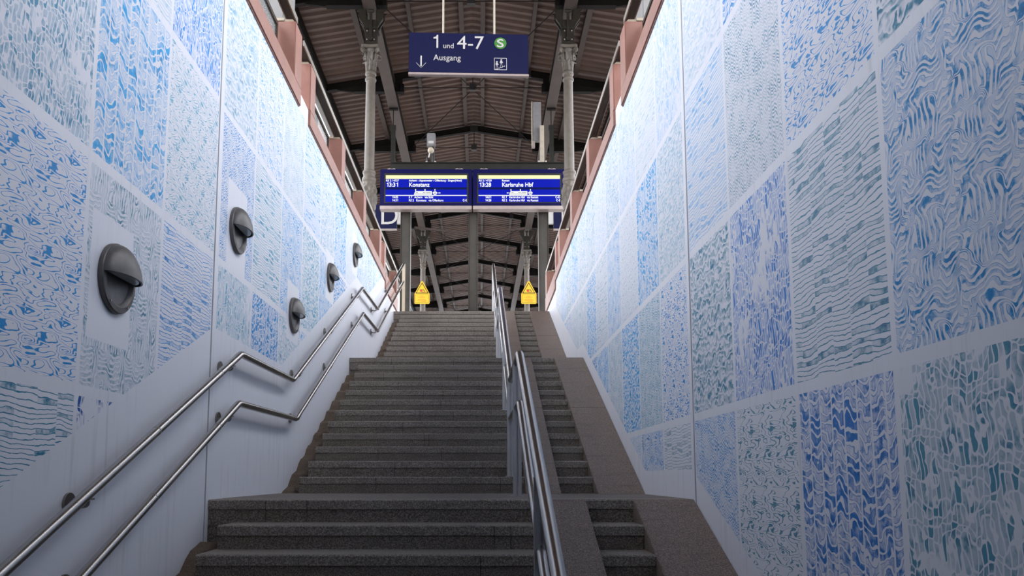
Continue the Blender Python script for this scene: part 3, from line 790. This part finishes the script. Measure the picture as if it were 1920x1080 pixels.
def column():
    root = empty('cast_iron_column', (0,0,ZP)); z = lambda v: v
    m = MB()
    m.lathe([(q*.80,h) for q,h in [(.14,5.55),(.132,6.5),(.122,8.46)]], (0,0,0), 32); m.build('shaft', M['cast'], root, smooth=True)
    m = MB(); m.lathe([(q*.80,h) for q,h in [(.24,3.6),(.24,3.75),(.21,3.8),(.20,4.0),(.17,4.05),(.155,4.5),(.15,5.52),(.175,5.54),(.18,5.58),(.165,5.62),(.15,5.64)]], (0,0,0), 32)
    m.build('base', M['cast'], root, smooth=True)
    # ornament drum with twisted foliage relief
    m = MB(); seg = 64; N = 34; vs = []; fs = []
    for i in range(N+1):
        t = i/N; zz = 5.64+t*.60; base = .152+.032*math.sin(PI*min(1,t*1.05))
        for k in range(seg):
            a = 2*PI*k/seg; rel = .030*(abs(math.sin(3*a+t*7))**.5-.6)+.020*math.sin(6*a-t*15)*math.sin(t*PI)
            rel *= min(1, t*8, (1-t)*8); r = (base+rel)*.86
            vs.append((r*math.cos(a), r*math.sin(a), zz))
    for i in range(N):
        for k in range(seg):
            k2 = (k+1)%seg; fs.append((i*seg+k,i*seg+k2,(i+1)*seg+k2,(i+1)*seg+k))
    m.add(vs, fs); m.build('foliage_drum', M['cast'], root, smooth=True)
    m = MB(); m.lathe([(q*.80,h) for q,h in [(.15,6.22),(.178,6.25),(.183,6.29),(.178,6.33),(.155,6.35),(.152,6.41),(.17,6.43),(.172,6.46),(.16,6.48),(.135,6.50)]], (0,0,0), 32)
    m.build('collar', M['cast'], root, smooth=True)
    m = MB(); m.lathe([(q*.80,h) for q,h in [(.122,8.45),(.145,8.47),(.148,8.50),(.13,8.52),(.125,8.58),(.145,8.60),(.146,8.64),(.128,8.66),(.12,8.68)]], (0,0,0), 32)
    m.build('necking', M['cast'], root, smooth=True)
    m = MB(); m.lathe([(q*.80,h) for q,h in [(.118,8.66),(.122,8.85),(.14,9.0),(.175,9.13)]], (0,0,0), 32); m.build('bell', M['cast'], root, smooth=True)
    for a8 in range(8):
        m = MB(); leaf(m, 0,0, a8*PI/4, .098, 8.67, .20, .09, .075); m.build('leaf', M['cast'], root, smooth=True)
    for a8 in range(8):
        m = MB(); leaf(m, 0,0, a8*PI/4+PI/8, .10, 8.78, .26, .085, .105); m.build('leaf', M['cast'], root, smooth=True)
    for k in range(4):
        a = PI/4+k*PI/2; m = MB(); pts = []
        for i in range(26):
            t = i/25; th = t*3.6*PI; rr = .055*(1-t)+.008
            pts.append(((.205+rr*math.cos(th)*-1)*math.cos(a), (.205+rr*math.cos(th)*-1)*math.sin(a), 9.075+rr*math.sin(th)))
        st = [(.13*math.cos(a),.13*math.sin(a),8.86),(.15*math.cos(a),.15*math.sin(a),9.0)]
        m.tube(st+pts, .014, 8, 0, 0, 1.6); m.build('volute', M['cast'], root, smooth=True)
    m = MB(); pts = []
    for k in range(4):
        a = PI/4+k*PI/2; h = .215
        c = (math.cos(a)*h*1.25, math.sin(a)*h*1.25); nx = (math.cos(a+PI/2)*h*1.25, math.sin(a+PI/2)*h*1.25)
        for t in (0.06,.25,.5,.75,.94):
            q = (c[0]*(1-t)+nx[0]*t, c[1]*(1-t)+nx[1]*t); s_ = 1-.12*math.sin(PI*t); pts.append((q[0]*s_, q[1]*s_))
    m.prism(pts, 9.13, 9.20, 'z'); m.build('abacus', M['cast'], root, bevel=.008)
    # iron bracket carrying the beam
    br = MB(); br.box(-.12,.12,-.12,.12,9.20,9.78)
    br.box(-.16,.16,-.14,.14,9.20,9.24); br.box(-.15,.15,-.15,.15,9.56,9.60)
    for s in (-1,1):
        pts = [(s*.10,9.60),(s*.13,9.60),(s*.19,9.72),(s*.26,9.82),(s*.27,9.99),(s*.31,9.99),(s*.31,10.02),(s*.10,10.02)]
        br.prism(pts, -.10, -.05, 'y'); br.prism(pts, .05, .10, 'y')
        br.prism([(s*.10,9.65),(s*.24,9.84),(s*.24,10.02),(s*.10,10.02)], -.05, .05, 'y')
    bo = br.build('beam_bracket', M['bracket_iron'], root, bevel=.006)
    m = MB(); m.box(-.03,.03,-.155,-.12,9.30,9.92); m.lathe([(.05,0),(.05,.04)], (0,-.125,9.34), 12, 0, Matrix.Rotation(PI/2,4,'X')); 
    m.tube([(-.06,-.15,9.95),(.06,-.15,9.95)], .04, 12)
    m.build('pilaster', M['bracket_iron'], root, smooth=True)
    for sx in (-1,1):
        for zz in (9.33,9.52):
            MB().lathe([(.014,0),(.014,.012),(.008,.018)], (sx*.075,-.121,zz), 10, 0, Matrix.Rotation(PI/2,4,'X')).build('bolt', M['alu'], root)
    return root
cp = column()
XCL, XCR = -2.33, 1.845
cols = [(XCL,0,'tall beside the left end of the departure displays'),(XCR,0,'tall beside the right end of the departure displays'),
        (XCL,4,'far back on the left, carrying a yellow warning sign'),(XCR,4,'far back on the right, carrying a yellow warning sign')]
for i, (x, n, wh) in enumerate(cols):
    o = cp if i == 0 else copy_tree(cp)
    o.location = (x, YR(n), ZP)
    tag(o, 'ornate grey cast-iron column, '+wh, 'column', 'cast-iron columns')
for k in KIDS(cp): pass
for s, sw, x0, x1 in ((-1,'left',-2.93,-2.50),(1,'right',2.09,2.45)):
    m = MB(); m.box(x0,x1,YR(8)-.2,YR(8)+.2,ZP,10.05); m.box(x0-.04,x1+.04,YR(8)-.24,YR(8)+.24,ZP,ZP+.2)
    tag(m.build('square_pillar', M['grey_post'], bevel=.01), 'plain dark square pillar far back under the %s main beam' % sw, 'pillar', 'square pillars')
# warning signs
for x, sw in ((XCL-.01,'left'),(XCR+.06,'right')):
    y = YR(4)-.24; root = empty('warning_sign', (x, y, 6.98))
    tag(root, 'yellow triangular warning sign over a yellow text plate on the far %s column' % sw, 'warning sign', 'yellow warning signs')
    w2 = .30
    m = MB(); m.prism([(x-w2,7.0),(x-w2+.03,6.97),(x+w2-.03,6.97),(x+w2,7.0),(x+w2,7.37),(x+.03,7.885),(x-.03,7.885),(x-w2,7.37)], y, y+.02, 'y')
    m.build('plate', M['yellow'], root)
    xc = XCL if x < 0 else XCR
    for zc in (7.12,7.55): MB().box(xc-.05,xc+.05,y+.02,YR(4)-.09,zc-.02,zc+.02).build('clamp', M['bracket_iron'], root)
    m = MB()
    def tri(s_, yy, mi): 
        return m.prism([(x-.265*s_,7.385+(1-s_)*.17),(x+.265*s_,7.385+(1-s_)*.17),(x,7.385+(1-s_)*.17+.455*s_)], yy-.003, yy, 'y', mi)
    tri(1., y-.001, 0); tri(.80, y-.005, 1)
    m.box(x-.265,x+.265,y-.004,y-.001,7.33,7.338,0); m.box(x-.265,x+.265,y-.004,y-.001,7.01,7.018,0); m.box(x-.265,x-.257,y-.004,y-.001,7.01,7.338,0); m.box(x+.257,x+.265,y-.004,y-.001,7.01,7.338,0)
    m.build('border_print', [M['black'],M['yellow']], root)
    m = MB(); yy = y-.009
    m.lathe([(.055,0),(.055,.004)], (x-.035,yy+.004,7.50), 16, 0, Matrix.Rotation(PI/2,4,'X'))
    m.box(x-.10,x+.02,yy-.001,yy+.003,7.535,7.55,1); m.bar((x+.03,yy+.001,7.56),(x+.11,yy+.001,7.47),.022,.022,1); m.bar((x-.01,yy+.001,7.44),(x+.13,yy+.001,7.455),.012,.012,1)
    m.build('pictogram', [M['redprint'],M['black']], root)
    m = MB(); rr = random.Random(4)
    for zz, a, b in ((7.28,-.06,.06),(7.245,-.19,.17),(7.215,-.12,.12),(7.15,-.15,.13),(7.12,-.19,.2),(7.09,-.17,.19),(7.06,-.05,.15)):
        q = x+a
        while q < x+b:
            l = rr.uniform(.015,.05); m.box(q,min(q+l,x+b),y-.003,y-.0005,zz-.008,zz+.004); q += l+.012
    m.build('small_print', M['redprint'], root)

# ------------------------------------------------------------------ display gantry
YD = 17.0
root = empty('display_gantry', (RX, YD+.2, ZP))
tag(root, 'dark crossbeam on three grey steel posts at the head of the stairs', 'gantry')
for x0,x1 in ((-1.857,-1.625),(-.288,-.069),(1.329,1.561)):
    m = MB(); x = (x0+x1)/2; hw = (x1-x0)/2
    m.box(x0,x0+.012,YD+.10,YD+.32,ZP,7.2); m.box(x1-.012,x1,YD+.10,YD+.32,ZP,7.2); m.box(x0+.01,x1-.01,YD+.13,YD+.30,ZP,7.2)
    m.box(x0-.05,x1+.05,YD+.05,YD+.37,ZP,ZP+.02)
    m.build('post', M['grey_post'], root, bevel=.003)
m = MB(); m.box(-2.07,1.92,YD+.06,YD+.34,7.20,7.385); m.box(-2.09,1.94,YD+.02,YD+.38,7.385,7.40); m.build('crossbeam', M['dark_beam'], root)
# thin brace tubes under the displays
for s in (-1,1):
    MB().tube([(RX+s*1.6,YD+3.2,6.9),(RX+s*.05,YD+3.2,6.72)], .03, 8).build('brace', M['beam'], root)
def display(x0, x1, label, top, time, dest, sub, l1, l2, rev):
    y = YD-.16; root = empty('departure_display', ((x0+x1)/2, y, 6.2)); tag(root, label, 'display board', 'departure displays')
    z0, z1 = 6.285, 7.155
    m = MB(); m.box(x0,x1,y,y+.20,z0,z1); m.build('housing', M['housing'], root, bevel=.012)
    m = MB(); m.box(x0+.002,x1-.002,y-.012,y+.2,6.20,z0-.001); m.build('bottom_profile', M['alu'], root, bevel=.006)
    m = MB()
    for fx in (.12,.86): 
        xx = x0+(x1-x0)*fx; m.box(xx-.09,xx+.09,y+.03,y+.17,z1,z1+.02); m.tube([(xx-.05,y+.1,z1+.02),(xx-.05,y+.1,z1+.05)],.02,8); m.tube([(xx+.05,y+.1,z1+.02),(xx+.05,y+.1,z1+.05)],.02,8)
    m.build('mounting_foot', M['alu'], root)
    W = x1-x0; u = lambda f: x0+W*f
    # screen frame, fractions measured across the housing
    sx0, sx1 = u(.062), u(.945); H = z1-z0; v = lambda f: z1-H*f      # f from the top
    m = MB(); m.box(u(.045),u(.962),y-.006,y+.001,v(.93),v(.12)); m.build('screen_frame', M['dark_beam'], root)
    m = MB(); yy = y-.010
    m.box(sx0,sx1,yy,yy+.004,v(.505),v(.275),0); m.box(sx0,sx1,yy,yy+.004,v(.90),v(.565),0); m.box(sx0,sx1,yy+.001,yy+.004,v(.565),v(.505),1)
    m.box(sx0,sx1,yy,yy+.004,v(.275),v(.175),2)
    m.build('screen', [M['scr_blue'],M['scr_dark'],M['scr_yell']], root)
    m = MB(); ty = yy-.003
    m.box(sx0,sx1,ty,ty+.002,v(.735),v(.715))
    tx = lambda s_, f, g_, size, **k: text_geo(m, s_, u(f), v(g_), size, ty, depth=.002, **k)
    tx(top[0], .065, .345, .062, sx=1.0, bold=.001); tx(top[1], .315, .345, .062, sx=.98, bold=.001)
    tx(time, .065, .485, .135, sx=.92, bold=.002); tx(dest, .315, .485, .135, sx=.92, bold=.002)
    tx(l1[0], .132, .80, .070, sx=.9, bold=.001); tx(l1[1], .315, .80, .070, sx=.88, bold=.001)
    tx(l2[0], .132, .885, .070, sx=.9, bold=.001); tx(l2[1], .315, .885, .070, sx=.88, bold=.001)
    if l1[2]: tx(l1[2], .945, .80, .070, sx=.9, align='RIGHT', bold=.001)
    tx(l2[2], .945, .885, .070, sx=.9, align='RIGHT', bold=.001)
    m.build('lit_lettering', M['scr_text'], root)
    # coach pictogram
    m = MB(); a0, a1 = (.37,.565) if not rev else (.395,.59); zt, zb = v(.61), v(.705)
    m.prism([(u(a0),zb),(u(a1),zb),(u(a1),zt),(u(a0+.015),zt)], ty, ty+.002, 'y')
    m.prism([(u(a1+.008),(zt+zb)/2+.005),(u(a1+.02),zt-.01),(u(a1+.047),zt-.01),(u(a1+.058),(zt+zb)/2+.005),(u(a1+.047),zb+.005),(u(a1+.02),zb+.005)], ty, ty+.002, 'y')
    for f in (a0+.018, a0+.12, a1+.033):
        m.box(u(f)-.010,u(f)+.010,ty,ty+.002,zt+.008,zt+.05)
    ar = a1+.062 if not rev else a0-.02
    m.box(min(u(ar),u(ar)+.05),max(u(ar),u(ar)+.05),ty,ty+.002,(zt+zb)/2-.006,(zt+zb)/2+.006); m.prism([(u(ar)+(.05 if not rev else 0)+.02*(1 if not rev else -1),(zt+zb)/2),(u(ar)+(.045 if not rev else .005),(zt+zb)/2+.018),(u(ar)+(.045 if not rev else .005),(zt+zb)/2-.018)], ty, ty+.002,'y')
    m.build('train_pictogram', M['scr_text'], root)
    m = MB(); t2 = ty-.002
    for f, g_ in ((a0+.02,a0+.045),(a0+.095,a0+.125),(a0+.13,a0+.185)): m.box(u(f),u(g_),t2,t2+.001,v(.655),v(.64)); 
    m.box(u(a0+.01),u(a1-.008),t2,t2+.001,v(.685),v(.675)); m.box(u(a1+.02),u(a1+.046),t2,t2+.001,v(.675),v(.655))
    m.build('pictogram_windows', M['scr_dark'], root)
display(-2.305,-.205,'left departure display reading 13:31 Konstanz',('RE 2 / 4727','Achern - Appenweier - Offenburg - Singen(Htwl)'),'13:31','Konstanz','',('14:05','S 7   Achern   via B\u00fchl',''),('14:31','RE 2   Konstanz   via Offenburg','C-E'),False)
display(-.185,1.925,'right departure display reading 13:28 Karlsruhe Hbf',('RE 2 / 4720','Rastatt'),'13:28','Karlsruhe Hbf','',('14:01','RE 7   Karlsruhe Hbf   via Rastatt','C-D'),('14:28','RE 2   Karlsruhe Hbf   via Rastatt','C-E'),True)
# camera unit on the crossbeam
x = -1.165; zb = 7.40; y = YD+.15
root = empty('surveillance_camera', (x,y,zb)); tag(root, 'grey box with a small cream dome camera below it on the crossbeam', 'camera')
m = MB(); m.box(x-.10,x+.10,y-.06,y+.08,zb+.42,zb+.74); m.build('junction_box', M['boxgrey'], root, bevel=.015)
m = MB(); m.box(x-.06,x+.06,y-.065,y-.058,zb+.48,zb+.54); m.build('label_plate', M['signwhite'], root)
m = MB(); m.lathe([(.005,-.075),(.045,-.06),(.07,-.02),(.072,.02),(.05,.06),(.005,.075)], (x-.005,y-.05,zb+.31), 20); m.build('dome', M['cream'], root, smooth=True)
m = MB(); m.tube([(x-.03,y-.06,zb+.24),(x-.05,y-.07,zb+.13)], .016, 8); m.build('arm', M['signwhite'], root)
m = MB(); m.tube([(x+.05,y+.02,zb+.02),(x+.05,y+.02,zb+.45)], .03, 10); m.tube([(x-.09,y,zb+.02),(x-.10,y,zb+.15),(x-.04,y,zb+.26)], .018, 8, .03); m.build('stand', M['black'], root, smooth=True)
m = MB(); m.box(x-.12,x+.12,y-.06,y+.06,zb,zb+.02); m.tube([(x-.10,y-.04,zb+.02),(x-.10,y-.04,zb+.05)],.022,8); m.tube([(x+.10,y-.04,zb+.02),(x+.10,y-.04,zb+.05)],.022,8); m.build('foot', M['alu'], root)
# upright mast and loudspeaker on the right
x = 1.43; root = empty('mast', (x,y,zb)); tag(root, 'short pale square mast bolted on the crossbeam near the right column', 'mast')
m = MB(); m.box(x-.05,x+.05,y-.05,y+.05,zb+.02,zb+.93); m.build('tube', M['beige'], root, bevel=.006)
m = MB(); m.box(x-.10,x+.10,y-.07,y+.07,zb,zb+.022); m.tube([(x-.08,y-.05,zb+.02),(x-.08,y-.05,zb+.06)],.02,8); m.tube([(x+.08,y-.05,zb+.02),(x+.08,y-.05,zb+.06)],.02,8); m.build('foot', M['alu'], root)
x = 1.32; y2 = y+.02
root = empty('column_loudspeaker', (x,y2,8.1)); tag(root, 'tall beige column loudspeaker beside the right cast-iron column', 'loudspeaker')
m = MB(); m.box(x-.105,x+.105,y2+.052,y2+.20,8.02,8.97); m.build('body', M['boxgrey'], root, bevel=.01)
m = MB(); m.box(x-.12,x-.106,y2+.03,y2+.20,7.90,8.97); m.build('side_plate', M['beige'], root)
m = MB(); m.prism([(x-.12,7.86),(x-.045,7.86),(x-.05,8.01),(x-.105,8.01)], y2+.05, y2+.16, 'y'); m.build('bracket', M['alu'], root)
m = MB(); m.tube([(x+.1,y2+.08,8.12),(x+.15,y2+.0,8.25)], .02, 8); m.build('arm', M['black'], root)

# ------------------------------------------------------------------ section signs "D" hung from the main beams
for s, sw, xb in ((-1,'left',-2.36),(1,'right',1.90)):
    y = 19.7; root = empty('section_sign', (xb,y,6.8)); tag(root, 'blue hanging sign with a white D, half hidden on the %s' % sw, 'sign', 'platform section signs')
    x0, x1 = (-2.83,-2.235) if s < 0 else (1.93,2.53)
    m = MB(); m.box(x0,x1,y-.05,y+.05,6.68,7.34); m.build('panel', M['blue'], root)
    wx0, wx1 = (-2.232,-2.05) if s < 0 else (1.74,1.927)
    m = MB(); m.box(wx0,wx1,y-.04,y+.04,6.82,7.34); m.build('white_panel', M['signwhite'], root)
    m = MB(); m.box(x0,x1,y-.055,y+.055,6.655,6.678); m.build('lower_edge', M['alu'], root)
    m = MB(); text_geo(m, 'D', (x0+.135) if s < 0 else (x0+.16), 6.80, .70, y-.056, depth=.004); m.build('letter', M['signwhite'], root)
    m = MB(); m.box(xb-.055,xb+.055,y-.05,y+.05,7.34,9.45); m.box(xb-.075,xb+.075,y-.06,y+.06,9.45,9.55); m.build('hanger_post', M['dark_beam'], root)
    m = MB(); m.tube([(xb-.005,y,9.55),(xb-.005,y,10.03)], .012, 8); m.box(xb-.12,xb+.12,y-.04,y+.04,10.0,10.045); m.build('hanger_rod', M['iron'], root)

# ------------------------------------------------------------------ big exit sign over the stairs
yc = 9.3; x0, x1, zb, zt = -.77,.77,5.268,5.84
root = empty('exit_sign', (-.156, yc, zb), 0)
tag(root, 'large dark blue hanging sign reading 1 und 4-7, S and Ausgang', 'sign')
root.rotation_euler = (0,0,0)
W = x1-x0; U = lambda f: -.156+x0+W*f; V = lambda f: zt-(zt-zb)*f
def px(u_): return (u_-55)/1805.      # crop pixel to fraction across the face
m = MB(); m.box(U(0),U(1),yc,yc+.05,zb+.03,zt); m.build('face_box', M['blue'], root, bevel=.004)
m = MB(); m.box(U(0)-.004,U(1)+.004,yc-.006,yc+.055,zb-.0,zb+.03); m.build('bottom_profile', M['alu'], root, bevel=.004)
m = MB(); ty = yc-.003
text_geo(m, '1', U(.175), V(.365), .255, ty, sx=1.0, depth=.004)
text_geo(m, 'und', U(.283), V(.365), .098, ty, sx=.98, depth=.004)
text_geo(m, '4-7', U(.400), V(.375), .255, ty, sx=1.04, depth=.004)
text_geo(m, 'Ausgang', U(.205), V(.655), .111, ty, sx=.95, depth=.004)
ax, az = U(.103), V(.80)
m.box(ax-.009,ax+.009,ty,ty+.003,az,V(.555))
for s in (-1,1): m.bar((ax,ty+.0015,V(.845)),(ax+s*.062,ty+.0015,V(.725)),.017,.003)
m.build('lettering', M['signwhite'], root)
def disc(m, x, z, r, y0, y1, mi=0, seg=32): m.prism([(x+r*math.cos(2*PI*k/seg), z+r*math.sin(2*PI*k/seg)) for k in range(seg)], y0, y1, 'y', mi)
m = MB(); disc(m, U(.765), V(.225), .078, ty-.001, ty+.003); m.build('green_disc', M['signgreen'], root)
m = MB(); text_geo(m, 'S', U(.765)-.002, V(.225)-.054, .155, ty-.003, align='CENTER', sx=1.4, bold=.002, depth=.002); m.build('disc_letter', M['signwhite'], root)
m = MB(); qx0, qx1, qz0, qz1 = U(.712), U(.818), V(.86), V(.575); t_ = .006
m.box(qx0,qx1,ty,ty+.003,qz0,qz0+t_); m.box(qx0,qx1,ty,ty+.003,qz1-t_,qz1); m.box(qx0,qx0+t_,ty,ty+.003,qz0,qz1); m.box(qx1-t_,qx1,ty,ty+.003,qz0,qz1)
def man(cx, cz):
    disc(m, cx, cz+.088, .010, ty, ty+.003, 0, 12)
    m.prism([(cx-.014,cz+.075),(cx+.012,cz+.075),(cx+.014,cz+.045),(cx-.010,cz+.040)], ty, ty+.003, 'y')
    m.bar((cx-.002,ty+.0015,cz+.045),(cx+.016,ty+.0015,cz+.0),.010,.003); m.bar((cx-.004,ty+.0015,cz+.045),(cx-.012,ty+.0015,cz-.004),.010,.003)
    m.bar((cx+.010,ty+.0015,cz+.07),(cx+.022,ty+.0015,cz+.045),.007,.003); m.bar((cx-.012,ty+.0015,cz+.07),(cx-.02,ty+.0015,cz+.045),.007,.003)
man(U(.735), V(.82)); man(U(.772), V(.775))
sx_, sz_ = U(.722), V(.845)
for k in range(4): m.box(sx_+k*.03,sx_+(k+1)*.03,ty,ty+.003,sz_+k*.012,sz_+k*.012+.006); m.box(sx_+(k+1)*.03-.003,sx_+(k+1)*.03+.003,ty,ty+.003,sz_+k*.012,sz_+(k+1)*.012+.006)
m.build('stairs_pictogram', M['signwhite'], root)
for f in (.285,.715):
    MB().tube([(U(f),yc+.025,zt),(U(f)+.0,yc+.025,10.9)], .013, 10).build('suspension_rod', M['beige'], root)
root.rotation_euler = (0,0,.034)
